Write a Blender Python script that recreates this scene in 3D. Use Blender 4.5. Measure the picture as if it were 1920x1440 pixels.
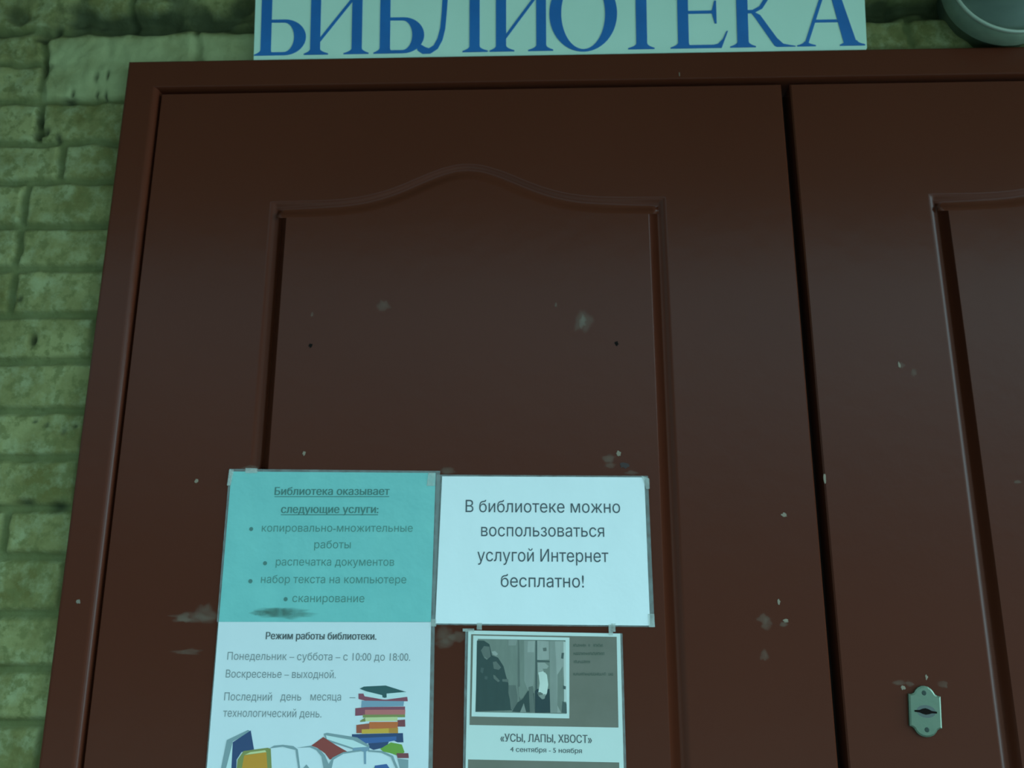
import bpy, bmesh, math, random
from mathutils import Vector, Matrix, noise
from mathutils.geometry import delaunay_2d_cdt
random.seed(7)
for o in list(bpy.data.objects): bpy.data.objects.remove(o, do_unlink=True)
S = bpy.context.scene
COL = S.collection

# ------------------------------------------------------------------ camera
cam_data = bpy.data.cameras.new('camera')
cam = bpy.data.objects.new('camera', cam_data); COL.objects.link(cam)
cam_data.sensor_width = 36.0
cam_data.lens = 29.25
cam_data.clip_start = 0.02
R = Vector((0.99951155, 0.03111755, 0.00288981)); U = Vector((0.00462055, -0.2385987, 0.97110726)); Fw = Vector((-0.03090798, 0.97061957, 0.23862594))
cam.matrix_world = Matrix(((R.x, U.x, -Fw.x, 0.0), (R.y, U.y, -Fw.y, -1.19545), (R.z, U.z, -Fw.z, 1.25), (0, 0, 0, 1)))
S.camera = cam
cam_data.dof.use_dof = True
cam_data.dof.focus_distance = 1.02
cam_data.dof.aperture_fstop = 5.6

# ------------------------------------------------------------------ light: overcast daylight entering under the added canopy
w = bpy.data.worlds.new('overcast_sky'); S.world = w; w.use_nodes = True
nt = w.node_tree; nt.nodes.clear()
tc = nt.nodes.new('ShaderNodeTexCoord'); sep = nt.nodes.new('ShaderNodeSeparateXYZ')
nt.links.new(tc.outputs['Generated'], sep.inputs[0])
rampz = nt.nodes.new('ShaderNodeValToRGB')          # by height: dark horizon to bright sky
rampz.color_ramp.elements[0].position = 0.51; rampz.color_ramp.elements[0].color = (0.090, 0.175, 0.20, 1)   # horizon darkened to shape the light, which fades up the wall
rampz.color_ramp.elements[1].position = 0.66; rampz.color_ramp.elements[1].color = (0.47, 0.92, 1.04, 1)
mz = nt.nodes.new('ShaderNodeMath'); mz.operation = 'MULTIPLY_ADD'; mz.inputs[1].default_value = 0.5; mz.inputs[2].default_value = 0.5
nt.links.new(sep.outputs['Z'], mz.inputs[0]); nt.links.new(mz.outputs[0], rampz.inputs[0])
mx = nt.nodes.new('ShaderNodeMapRange')             # brighter sky on the open right hand side
mx.inputs['From Min'].default_value = -1; mx.inputs['From Max'].default_value = 1
mx.inputs['To Min'].default_value = 0.25; mx.inputs['To Max'].default_value = 1.85
nt.links.new(sep.outputs['X'], mx.inputs['Value'])
bg = nt.nodes.new('ShaderNodeBackground'); out = nt.nodes.new('ShaderNodeOutputWorld')
side = nt.nodes.new('ShaderNodeMapRange'); side.interpolation_type = 'SMOOTHSTEP'      # brightness added on the right down to the horizon, for edge highlights
side.inputs['From Min'].default_value = 0.62; side.inputs['From Max'].default_value = 0.86; side.inputs['To Max'].default_value = 0.9
nt.links.new(sep.outputs['X'], side.inputs['Value'])
mixs = nt.nodes.new('ShaderNodeMix'); mixs.data_type = 'RGBA'
nt.links.new(side.outputs[0], mixs.inputs['Factor']); nt.links.new(rampz.outputs[0], mixs.inputs[6]); mixs.inputs[7].default_value = (0.52, 0.90, 1.02, 1)
nt.links.new(mixs.outputs[2], bg.inputs['Color'])
ms = nt.nodes.new('ShaderNodeMath'); ms.operation = 'MULTIPLY'; ms.inputs[1].default_value = 3.1
my = nt.nodes.new('ShaderNodeMapRange')             # sky dimmed opposite the door, added to weaken reflections in the paint
my.inputs['From Min'].default_value = -1; my.inputs['From Max'].default_value = 0
my.inputs['To Min'].default_value = 0.55; my.inputs['To Max'].default_value = 1.45
nt.links.new(sep.outputs['Y'], my.inputs['Value'])
mxy = nt.nodes.new('ShaderNodeMath'); mxy.operation = 'MULTIPLY'
nt.links.new(mx.outputs[0], mxy.inputs[0]); nt.links.new(my.outputs[0], mxy.inputs[1])
nt.links.new(mxy.outputs[0], ms.inputs[0]); nt.links.new(ms.outputs[0], bg.inputs['Strength'])
nt.links.new(bg.outputs[0], out.inputs[0])

S.view_settings.view_transform = 'Standard'
S.view_settings.look = 'None'
S.view_settings.gamma = 1.0
S.view_settings.use_curve_mapping = False
S.view_settings.exposure = 0.0

# ------------------------------------------------------------------ materials
def mat(name, col, rough=0.6, spec=0.5, metal=0.0, coat=0.0, var=None, scale=8.0, amount=0.5, detail=5.0, bump=0.0, bscale=60.0, stretch=None, alpha=1.0):
    m = bpy.data.materials.new(name); m.use_nodes = True
    n = m.node_tree.nodes; L = m.node_tree.links
    p = n['Principled BSDF']
    p.inputs['Base Color'].default_value = (*col, 1); p.inputs['Roughness'].default_value = rough
    p.inputs['Specular IOR Level'].default_value = spec; p.inputs['Metallic'].default_value = metal
    p.inputs['Coat Weight'].default_value = coat; p.inputs['Coat Roughness'].default_value = 0.15
    p.inputs['Alpha'].default_value = alpha
    c = n.new('ShaderNodeTexCoord')
    src = c.outputs['Object']
    if stretch:
        mp = n.new('ShaderNodeMapping'); mp.inputs['Scale'].default_value = stretch
        L.new(src, mp.inputs[0]); src = mp.outputs[0]
    if var:
        t = n.new('ShaderNodeTexNoise'); t.inputs['Scale'].default_value = scale; t.inputs['Detail'].default_value = detail
        L.new(src, t.inputs['Vector'])
        r = n.new('ShaderNodeValToRGB')
        r.color_ramp.elements[0].position = 0.5 - amount*0.3; r.color_ramp.elements[0].color = (*col, 1)
        r.color_ramp.elements[1].position = 0.5 + amount*0.3; r.color_ramp.elements[1].color = (*var, 1)
        L.new(t.outputs['Fac'], r.inputs[0]); L.new(r.outputs[0], p.inputs['Base Color'])
    if bump:
        t2 = n.new('ShaderNodeTexNoise'); t2.inputs['Scale'].default_value = bscale; t2.inputs['Detail'].default_value = 4
        L.new(src, t2.inputs['Vector'])
        b = n.new('ShaderNodeBump'); b.inputs['Strength'].default_value = 1.0; b.inputs['Distance'].default_value = bump
        L.new(t2.outputs['Fac'], b.inputs['Height']); L.new(b.outputs[0], p.inputs['Normal'])
        if coat: L.new(b.outputs[0], p.inputs['Coat Normal'])
    return m

def film(name, col, opacity, rough=0.3, fade=False):
    """thin translucent film: part paint, part clear"""
    m = bpy.data.materials.new(name); m.use_nodes = True
    n = m.node_tree.nodes; L = m.node_tree.links
    p = n['Principled BSDF']; p.inputs['Base Color'].default_value = (*col, 1); p.inputs['Roughness'].default_value = rough
    c = n.new('ShaderNodeTexCoord'); t = n.new('ShaderNodeTexNoise'); t.inputs['Scale'].default_value = 90; t.inputs['Detail'].default_value = 3
    L.new(c.outputs['Object'], t.inputs['Vector'])
    r = n.new('ShaderNodeMapRange'); r.inputs['From Min'].default_value = .3; r.inputs['From Max'].default_value = .7
    r.inputs['To Min'].default_value = opacity*0.6; r.inputs['To Max'].default_value = opacity*1.3
    L.new(t.outputs['Fac'], r.inputs['Value'])
    if fade:                                   # the film thins out towards its rim
        at = n.new('ShaderNodeAttribute'); at.attribute_name = 'fade'
        mu = n.new('ShaderNodeMath'); mu.operation = 'MULTIPLY'
        L.new(r.outputs[0], mu.inputs[0]); L.new(at.outputs['Fac'], mu.inputs[1]); L.new(mu.outputs[0], p.inputs['Alpha'])
        p.inputs['Specular IOR Level'].default_value = .1
    else: L.new(r.outputs[0], p.inputs['Alpha'])
    return m

# ------------------------------------------------------------------ object helpers
def link(o, parent=None):
    COL.objects.link(o)
    if parent: o.parent = parent
    return o
def empty(name, loc, rot=(0, 0, 0)):
    o = bpy.data.objects.new(name, None); o.location = loc; o.rotation_euler = rot; o.empty_display_size = 0.05
    return link(o)
def tag(o, label=None, cat=None, group=None, kind=None):
    if label: o['label'] = label
    if cat: o['category'] = cat
    if group: o['group'] = group
    if kind: o['kind'] = kind
    return o
def mk(name, bm, m, parent=None, loc=None, smooth=False):
    me = bpy.data.meshes.new(name); bm.normal_update(); bm.to_mesh(me); bm.free()
    for x in (m if isinstance(m, (list, tuple)) else [m]): me.materials.append(x)
    if smooth:
        for f in me.polygons: f.use_smooth = True
    o = bpy.data.objects.new(name, me)
    if loc: o.location = loc
    return link(o, parent)
def box(bm, x0, x1, y0, y1, z0, z1, mi=0):
    v = [bm.verts.new(c) for c in ((x0,y0,z0),(x1,y0,z0),(x1,y1,z0),(x0,y1,z0),(x0,y0,z1),(x1,y0,z1),(x1,y1,z1),(x0,y1,z1))]
    for q in ((0,1,5,4),(1,2,6,5),(2,3,7,6),(3,0,4,7),(4,5,6,7),(3,2,1,0)):
        f = bm.faces.new([v[i] for i in q]); f.material_index = mi
def plate(bm, pts, y0, y1, mi=0):
    """polygon in the XZ plane, front at y0 (towards the viewer), back at y1"""
    area = sum(pts[i][0]*pts[(i+1) % len(pts)][1] - pts[(i+1) % len(pts)][0]*pts[i][1] for i in range(len(pts)))
    if area < 0: pts = pts[::-1]
    a = [bm.verts.new((x, y0, z)) for x, z in pts]; b = [bm.verts.new((x, y1, z)) for x, z in pts]
    f = bm.faces.new(a); f.material_index = mi
    f = bm.faces.new(b[::-1]); f.material_index = mi
    k = len(pts)
    for i in range(k):
        f = bm.faces.new((a[i], b[i], b[(i+1) % k], a[(i+1) % k])); f.material_index = mi
def ellipse(cx, cz, rx, rz, n=20): return [(cx + rx*math.cos(2*math.pi*i/n), cz + rz*math.sin(2*math.pi*i/n)) for i in range(n)]
def blot(cx, cz, rx, rz, n=16, j=0.35, seed=0):
    rr = random.Random(seed)
    return [(cx + rx*math.cos(2*math.pi*i/n)*(1 + j*(rr.random()-.5)*2), cz + rz*math.sin(2*math.pi*i/n)*(1 + j*(rr.random()-.5)*2)) for i in range(n)]
def smear(bm, pts, cx, cz, y):
    """a thin film spread around (cx, cz), fading to nothing at the outline pts"""
    ly = bm.verts.layers.float.get('fade') or bm.verts.layers.float.new('fade')
    rings = []
    for f_, a_ in ((1.12, 0.0), (.95, .45), (.75, .85), (.45, 1.0)):
        rg = [bm.verts.new((cx + (x-cx)*f_, y, cz + (z-cz)*f_)) for x, z in pts]
        for v in rg: v[ly] = a_
        rings.append(rg)
    k = len(pts)
    for A, B in zip(rings, rings[1:]):
        for i in range(k): bm.faces.new((A[i], A[(i+1) % k], B[(i+1) % k], B[i]))
    bm.faces.new(rings[-1])
def lathe(bm, prof, cx, cz, n=64, mi=0):
    """profile of (radius, y) revolved about the Y axis through (cx, cz)"""
    rings = []
    for r, y in prof:
        if r < 1e-6: rings.append([bm.verts.new((cx, y, cz))])
        else: rings.append([bm.verts.new((cx + r*math.cos(2*math.pi*i/n), y, cz + r*math.sin(2*math.pi*i/n))) for i in range(n)])
    for A, B in zip(rings, rings[1:]):
        for i in range(n):
            j = (i+1) % n
            if len(A) == 1: f = bm.faces.new((A[0], B[j], B[i]))
            elif len(B) == 1: f = bm.faces.new((A[i], A[j], B[0]))
            else: f = bm.faces.new((A[i], A[j], B[j], B[i]))
            f.material_index = mi
def text(name, body, m, parent, x0, x1, z, cap, y, bold=0.0, tilt=0.0, base_cap=0.727):
    """a printed line: letters of cap height `cap` on baseline z, stretched to run from x0 to x1"""
    cu = bpy.data.curves.new('t', 'FONT'); cu.body = body; cu.size = 1.0; cu.fill_mode = 'NONE'; cu.resolution_u = 4
    t = bpy.data.objects.new('t', cu); COL.objects.link(t)
    dg = bpy.context.evaluated_depsgraph_get()
    me = bpy.data.meshes.new_from_object(t.evaluated_get(dg), depsgraph=dg)
    bpy.data.objects.remove(t, do_unlink=True); bpy.data.curves.remove(cu)
    co = [v.co.xy.copy() for v in me.vertices]; nxt = {}
    for e in me.edges: nxt.setdefault(e.vertices[0], []).append(e.vertices[1]); nxt.setdefault(e.vertices[1], []).append(e.vertices[0])
    bpy.data.meshes.remove(me)
    loops, seen = [], set()                     # the outlines, one loop of points each
    for v in range(len(co)):
        if v in seen or v not in nxt: continue
        lp = [v]; seen.add(v)
        while True:
            q = [k for k in nxt[lp[-1]] if k not in seen]
            if not q: break
            q = min(q); lp.append(q); seen.add(q)
        if len(lp) > 2: loops.append([co[k] for k in lp])
    loops.sort(key=lambda P_: min(p_.x for p_ in P_))
    glyphs, right = [], None                    # outlines that overlap sideways belong to one letter
    for P_ in loops:
        if glyphs and min(p_.x for p_ in P_) < right: glyphs[-1].append(P_); right = max(right, max(p_.x for p_ in P_))
        else: glyphs.append([P_]); right = max(p_.x for p_ in P_)
    def winding(p_, G):
        w_ = 0
        for P_ in G:
            for i in range(len(P_)):
                a, b = P_[i-1], P_[i]
                if (a.y > p_.y) != (b.y > p_.y) and p_.x < (b.x-a.x)*(p_.y-a.y)/(b.y-a.y) + a.x: w_ += 1 if b.y > a.y else -1
        return w_
    xs = [p_.x for p_ in co]; a0, b0 = min(xs), max(xs)
    sx = (x1-x0)/(b0-a0); sz = cap/base_cap
    bm = bmesh.new()
    for G in glyphs:
        pts, eds = [], []
        for P_ in G:
            k = len(pts); pts += P_; eds += [(k+i, k+(i+1) % len(P_)) for i in range(len(P_))]
        vo, eo, fo, *rest = delaunay_2d_cdt(pts, eds, [], 0, 1e-5)
        vs = {}
        for f in fo:
            c = sum((vo[k] for k in f), Vector((0, 0)))/len(f)
            if winding(c, G) == 0: continue
            q = []
            for k in f:
                if k not in vs:
                    px = x0 + (vo[k].x-a0)*sx; vs[k] = bm.verts.new((px, y, z + vo[k].y*sz + (px - (x0+x1)/2)*tilt))
                q.append(vs[k])
            bm.faces.new(q)
    if bold:                                    # heavier weight: the strokes laid down three times
        geo = bm.verts[:] + bm.edges[:] + bm.faces[:]
        for k_, dx in enumerate((-bold, bold)):
            dup = bmesh.ops.duplicate(bm, geom=geo)
            for v in dup['geom']:
                if isinstance(v, bmesh.types.BMVert): v.co.x += dx; v.co.y -= .00002*(k_+1)
    bm.normal_update()
    for f in bm.faces:
        if f.normal.y > 0: f.normal_flip()
    return mk(name, bm, m, parent)


# ================================================================== SETTING
PAINT = mat('brown_enamel', (0.076, 0.0165, 0.0076), rough=0.24, spec=0.14, var=(0.086, 0.0192, 0.0092), scale=2.2, amount=1.0, bump=0.0004, bscale=35)
GAPSHADE = mat('gap_shade', (0.010, 0.006, 0.004), rough=0.8, spec=0.2)  # near-black colour stands in for the shade inside the gap between the leaves

# --- brick wall: courses and joints cut as relief into one front surface
COURSES = [2.179, 2.1125, 2.040, 1.9635, 1.893, 1.815, 1.7415, 1.664, 1.589, 1.511, 1.438, 1.363, 1.2936, 1.212, 1.137, 1.0655]
while COURSES[-1] > 0.05: COURSES.append(COURSES[-1] - 0.075)
TOP = [2.179 + 0.075*i for i in range(1, 12)]
COURSES = sorted(COURSES + TOP)
JOINTX = {2.1125: -0.8365, 2.040: -0.8300, 1.9635: -0.8285, 1.893: -0.7815, 1.815: -0.8318, 1.7415: -0.8309, 1.664: -0.8295, 1.2936: -0.786, 2.179: -0.70}
def shift(k, right=False):
    z = COURSES[k]
    if right and abs(z-2.1125) < .001: return 0.6185
    if z in JOINTX: return JOINTX[z]
    return -0.936 + 0.012*math.sin(k*2.3) - (0.13 if k % 2 and z > 2.2 else 0)
def sstep(a, b, x):
    t = min(1, max(0, (x-a)/(b-a))); return t*t*(3-2*t)
PITS = [(-0.7853, 1.6232, .0062, .0105, .016), (-0.742, 2.086, .003, .012, .008), (-0.722, 2.089, .003, .010, .008), (-0.737, 2.052, .003, .009, .007), (-0.722, 2.050, .003, .011, .007), (-0.779, 2.055, .003, .008, .007),
        (-0.829, 1.982, .010, .008, .012), (-0.816, 1.985, .008, .010, .010), (-0.793, 1.972, .006, .010, .007), (-0.786, 2.043, .014, .006, .010), (-0.835, 2.108, .004, .022, .014), (-0.830, 2.006, .006, .016, .010),
        (-0.760, 1.372, .016, .006, .008), (-0.712, 1.366, .016, .010, .007), (-0.717, 1.478, .003, .007, .005), (-0.764, 1.494, .005, .003, .004), (-0.744, 1.488, .005, .004, .004), (-0.700, 1.486, .005, .004, .004),
        (-0.815, 1.690, .004, .006, .005), (-0.848, 2.165, .012, .010, .014), (-0.825, 2.178, .010, .016, .012)]
def wall_h(x, z):
    """depth below the brick face (positive = recessed) and a mortar / dirt amount"""
    n1 = noise.noise(Vector((x*28, z*28, 1.3))); n2 = noise.noise(Vector((x*75, z*75, 5.1))); n3 = noise.noise(Vector((x*7, z*7, 9.2)))
    rough = 1.0 + 1.3*sstep(1.85, 2.1, z)
    zz = z + 0.0022*n1*rough; xx = x + 0.003*noise.noise(Vector((z*40, x*9, 3.0)))*rough
    k = 0
    while k < len(COURSES)-1 and COURSES[k+1] < zz: k += 1
    d = min(abs(zz - COURSES[k]), abs(COURSES[k+1] - zz) if k < len(COURSES)-1 else 9)
    s = shift(k, x > .3); jd = abs(((xx - s + 0.13) % 0.26) - 0.13)
    hw = 0.0062
    mz_ = 1 - sstep(hw*0.55, hw*1.5, d)
    if abs(zz - 2.1125) < 0.012 and zz < 2.16 and -0.83 < x < -0.40: mz_ *= 0.12     # smeared over with mortar
    mj = 1 - sstep(0.0045, 0.0085, jd)
    m = max(mz_, mj)
    h = 0.0075*m*(1 + 0.4*n1) + 0.0011*rough*n1 + 0.0008*rough*n2 + 0.0012*n3
    dirt = 0.0
    # crumbled course under the eaves
    b = math.exp(-((z - 2.196 - 0.010*n3)/0.017)**2)*sstep(-0.82, -0.78, x)*(1 if x < 0.56 else .9)*(0.6 + 0.8*noise.noise(Vector((x*16, z*30, 7.7)))+.3)
    b = max(0, b)*1.5; h += 0.018*min(b, 1.2); dirt += b
    soot = sstep(2.165, 2.20, z)*sstep(-.25, .45, noise.noise(Vector((x*22, z*34, 4.4))) + .6*n1); dirt += .75*soot; h += .006*soot
    b2 = math.exp(-((z - 2.172)/0.006)**2)*(0.7+0.7*n1); h += 0.008*max(0, b2); dirt += 0.7*max(0, b2)
    for px, pz, rx, rz, dep in PITS:
        q = ((x-px)/rx)**2 + ((z-pz)/rz)**2
        if q < 3: e = math.exp(-q*1.5); h += dep*e; dirt = max(dirt, e)
    return h, m, min(1, dirt)

def axis(segs):
    a = []
    for lo, hi, st in segs:
        k = max(1, round((hi-lo)/st)); a += [lo + (hi-lo)*i/k for i in range(k)]
    return a + [segs[-1][1]]
XS = axis([(-3.4, -1.8, .04), (-1.8, -1.0, .02), (-1.0, -.65, .0036), (-.65, -.46, .005), (-.46, .52, .02), (.52, 1.0, .005), (1.0, 1.45, .015), (1.45, 2.4, .03), (2.4, 3.8, .06)])
ZS = axis([(0, .9, .03), (.9, 1.9, .0036), (1.9, 2.085, .0036), (2.085, 2.30, .0036), (2.30, 2.44, .02)])
bm = bmesh.new(); lm = bm.verts.layers.float.new('mortar'); ld = bm.verts.layers.float.new('dirt'); lp_ = bm.verts.layers.float.new('plaster')
grid = {}
OPX0, OPX1, OPZ = -0.655, 1.455, 2.08
for i, x in enumerate(XS):
    for j, z in enumerate(ZS):
        if OPX0+.02 < x < OPX1-.03 and z < OPZ-.01: continue
        h, m, d = wall_h(x, z)
        v = bm.verts.new((x, 0.020 + h, z)); v[lm] = m; v[ld] = d; v[lp_] = sstep(-.836, -.826, x)*(1-sstep(-.44, -.40, x))*sstep(2.040, 2.052, z + .004*noise.noise(Vector((x*40, z*40, 2))))*(1-sstep(2.155, 2.172, z + .008*noise.noise(Vector((x*30, 1, 2)))))*min(1, max(.25, .8 + .9*noise.noise(Vector((x*20, z*20, 6))))); grid[i, j] = v
for i in range(len(XS)-1):
    for j in range(len(ZS)-1):
        q = [grid.get(k) for k in ((i, j), (i+1, j), (i+1, j+1), (i, j+1))]
        if all(q): bm.faces.new(q).smooth = True
# masonry mass behind the face
box(bm, -3.4, -0.60, .06, .34, 0, 2.44); box(bm, 1.40, 3.8, .06, .34, 0, 2.44); box(bm, -0.60, 1.40, .06, .34, 2.06, 2.44)
WALL = mat('painted_brick', (0.2, 0.25, 0.1), rough=0.85, spec=0.2, bump=0.0012, bscale=160)
n = WALL.node_tree.nodes; L = WALL.node_tree.links; P = n['Principled BSDF']
tcw = n.new('ShaderNodeTexCoord')
def noise_ramp(scale, detail, a, b, ca, cb):
    t = n.new('ShaderNodeTexNoise'); t.inputs['Scale'].default_value = scale; t.inputs['Detail'].default_value = detail; t.inputs['Roughness'].default_value = .65
    L.new(tcw.outputs['Object'], t.inputs['Vector'])
    r = n.new('ShaderNodeValToRGB'); r.color_ramp.elements[0].position = a; r.color_ramp.elements[1].position = b
    r.color_ramp.elements[0].color = (*ca, 1); r.color_ramp.elements[1].color = (*cb, 1)
    L.new(t.outputs['Fac'], r.inputs[0]); return r.outputs[0]
def mixc(fac, a, b):
    m = n.new('ShaderNodeMix'); m.data_type = 'RGBA'
    if hasattr(fac, 'is_output'): L.new(fac, m.inputs['Factor'])
    else: m.inputs['Factor'].default_value = fac
    for s, k in ((a, 'A'), (b, 'B')):
        sock = [q for q in m.inputs if q.name == k and q.type == 'RGBA'][0]
        if hasattr(s, 'is_output'): L.new(s, sock)
        else: sock.default_value = (*s, 1)
    return [q for q in m.outputs if q.type == 'RGBA'][0]
base = noise_ramp(9, 6, .36, .62, (0.120, 0.108, 0.030), (0.250, 0.238, 0.096))
flake = noise_ramp(34, 5, .46, .68, (0, 0, 0), (.5, .5, .5))
c0 = mixc(flake, base, (0.32, 0.34, 0.185))
blotch = noise_ramp(55, 3, .50, .62, (0, 0, 0), (.75, .75, .75))
c1 = mixc(blotch, c0, (0.125, 0.125, 0.040))
am = n.new('ShaderNodeAttribute'); am.attribute_name = 'mortar'; ad = n.new('ShaderNodeAttribute'); ad.attribute_name = 'dirt'
mm = n.new('ShaderNodeMath'); mm.operation = 'MULTIPLY'; mm.inputs[1].default_value = .75; L.new(am.outputs['Fac'], mm.inputs[0])
c2 = mixc(mm.outputs[0], c1, (0.095, 0.105, 0.036))
ap = n.new('ShaderNodeAttribute'); ap.attribute_name = 'plaster'
c2 = mixc(ap.outputs['Fac'], c2, (0.295, 0.305, 0.145))
md = n.new('ShaderNodeMath'); md.operation = 'MULTIPLY'; md.inputs[1].default_value = .9; L.new(ad.outputs['Fac'], md.inputs[0])
c3 = mixc(md.outputs[0], c2, (0.030, 0.036, 0.014))
L.new(c3, P.inputs['Base Color'])
tag(mk('wall_back', bm, WALL), 'weathered yellow-green painted brick wall around the brown doors', 'wall', kind='structure')

# --- ground, and an unseen canopy added to shade the upper wall
bm = bmesh.new(); box(bm, -4.5, 5.0, -7.0, 0.34, -0.12, 0.0)
tag(mk('floor', bm, mat('concrete', (0.20, 0.20, 0.185), rough=.9, var=(.28, .28, .26), scale=4, bump=.002, bscale=50)), 'grey concrete landing in front of the doors', 'floor', kind='structure')
bm = bmesh.new(); box(bm, -2.6, 3.0, -1.6, 0.34, 2.44, 2.58)
tag(mk('shade_canopy', bm, mat('shade_canopy_slab', (0.32, 0.30, 0.20), rough=.9, var=(.36, .335, .23), scale=3, bump=.002, bscale=40)), 'added unseen canopy slab shading the top of the doors', 'shade_canopy', kind='structure')

# --- door frame: jambs and head with rounded inner arris
FX0, FX1, IX0, IX1, FZ, IZ = -0.678, 1.4895, -0.6245, 1.436, 2.1000, 2.0495
bm = bmesh.new()
prof = []                                   # (offset from the inner edge outwards, y)
for a in range(0, 7):
    t = a/6*math.pi/2; r = 0.0085
    prof.append((r - r*math.sin(t) if False else r*(1-math.cos(t)), r*(1-math.sin(t))))
prof = [(0.0, 0.075)] + prof                # inner face back, then round to the front
def frame_loop(off, y):
    if off < .02: return [(IX0-off, y, 0.0), (IX0-off, y, IZ+off*.25), (IX1+off, y, IZ+off*.25), (IX1+off, y, 0.0)]
    return [(IX0-off, y, 0.0), (IX0-off, y, IZ+off), (IX1+off, y, IZ+off), (IX1+off, y, 0.0)]
secs = prof + [(0.0490, 0.0), (0.0515, 0.0006), (0.0535, 0.0025), (0.0535, 0.075)]
rings = []
for off, y in secs:
    o_ = off if off < 0.04 else off
    L_ = frame_loop(o_, y)
    if off > 0.04: L_ = [(x, yy, z if z == 0 else min(z, FZ - (0.0535-off)*0.9)) for x, yy, z in L_]
    rings.append([bm.verts.new(c) for c in L_])
for A, B in zip(rings, rings[1:] + rings[:1]):
    for i in range(3): bm.faces.new((A[i], A[i+1], B[i+1], B[i]))
bmesh.ops.recalc_face_normals(bm, faces=bm.faces[:])
frame = tag(mk('trim_1', bm, PAINT), 'brown painted metal door frame set into the brick wall', 'door frame', kind='structure')
bm = bmesh.new(); plate(bm, [(0.2308, 2.062), (0.2322, 2.062), (0.2320, 2.049+.006), (0.2310, 2.049+.006)], -0.0003, 0)
CHIP = mat('bare_chip', (0.20, 0.15, 0.11), rough=.7)
mk('paint_chip', bm, CHIP, frame)
bm = bmesh.new(); plate(bm, blot(-0.6502, 1.2302, .003, .003, seed=3), -0.0003, 0); mk('paint_chip', bm, CHIP, frame)

# --- door leaves with a pressed arched panel
LEAF_Y = 0.008
def offset_loop(pts, d):
    k = len(pts); out_ = []
    for i in range(k):
        p0, p1, p2 = Vector(pts[i-1]), Vector(pts[i]), Vector(pts[(i+1) % k])
        e1 = (p1-p0).normalized(); e2 = (p2-p1).normalized()
        n1 = Vector((-e1.y, e1.x)); n2 = Vector((-e2.y, e2.x)); b = n1+n2
        s = d/max(.3, 0.5*b.length_squared)
        out_.append(tuple(p1 + b*s))
    return out_
def make_leaf(name, x0, x1, px0, px1):
    z0, z1 = 0.012, 2.0435
    cx = (px0+px1)/2
    arch = []
    N = 60
    for i in range(N+1):
        x = px1 + (px0-px1)*i/N
        arch.append((x, 1.8455 + 0.062*math.exp(-((x-cx)**2)/(2*0.080**2))))
    outline = [(px0, 0.26), (px1, 0.26)] + arch      # counter-clockwise seen from the front
    bm = bmesh.new()
    prof = [(-.0020, 0), (-.0008, .0001), (.0006, .0005), (.0022, .0014), (.0042, .0031), (.0060, .0050), (.0080, .0062), (.0110, .0066), (.0145, .0063), (.0168, .0053), (.0188, .0039), (.0208, .0024), (.0228, .0012), (.0246, .0005), (.0264, .0001), (.0280, 0)]
    loops = []
    for d, h in prof:
        lp = offset_loop(outline, d*(0.98))
        loops.append([bm.verts.new((x, LEAF_Y + h*(1 - .5*max(0, min(1, (i-2)/8, (len(lp)-1-i)/8))), z)) for i, (x, z) in enumerate(lp)])
    k = len(outline)
    for A, B in zip(loops, loops[1:]):
        for i in range(k):
            f = bm.faces.new((A[i], A[(i+1) % k], B[(i+1) % k], B[i])); f.smooth = True
    bm.faces.new(loops[-1])
    e = 0.002
    rim = [bm.verts.new((x, LEAF_Y, z)) for x, z in ((x0+e, z0+e), (x1-e, z0+e), (x1-e, z1-e), (x0+e, z1-e))]
    a = loops[0]
    # flat surround, four pieces
    bm.faces.new((rim[0], rim[1], a[1], a[0]))
    bm.faces.new((rim[1], rim[2], a[2], a[1]))
    bm.faces.new([rim[2], rim[3]] + a[2:][::-1])
    bm.faces.new((rim[3], rim[0], a[0], a[-1]))
    side = [bm.verts.new((x, LEAF_Y+e, z)) for x, z in ((x0, z0), (x1, z0), (x1, z1), (x0, z1))]
    back = [bm.verts.new((x, LEAF_Y+.055, z)) for x, z in ((x0, z0), (x1, z0), (x1, z1), (x0, z1))]
    for i in range(4):
        j = (i+1) % 4
        bm.faces.new((rim[j], rim[i], side[i], side[j])); bm.faces.new((side[j], side[i], back[i], back[j]))
    bm.faces.new(back[::-1])
    bmesh.ops.recalc_face_normals(bm, faces=bm.faces[:])
    return mk(name, bm, PAINT)
door1 = tag(make_leaf('door_1', -0.6205, 0.3955, -0.4228, 0.2010), 'brown metal door leaf with arched panel and the four notices', 'door', kind='structure')
door2 = tag(make_leaf('door_2', 0.4095, 1.4320, 0.6080, 1.2318), 'brown metal door leaf on the right with the keyhole plate', 'door', kind='structure')
bm = bmesh.new(); box(bm, 0.385, 0.420, .045, .070, 0.012, 2.043); mk('meeting_stop', bm, GAPSHADE, door1)
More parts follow.
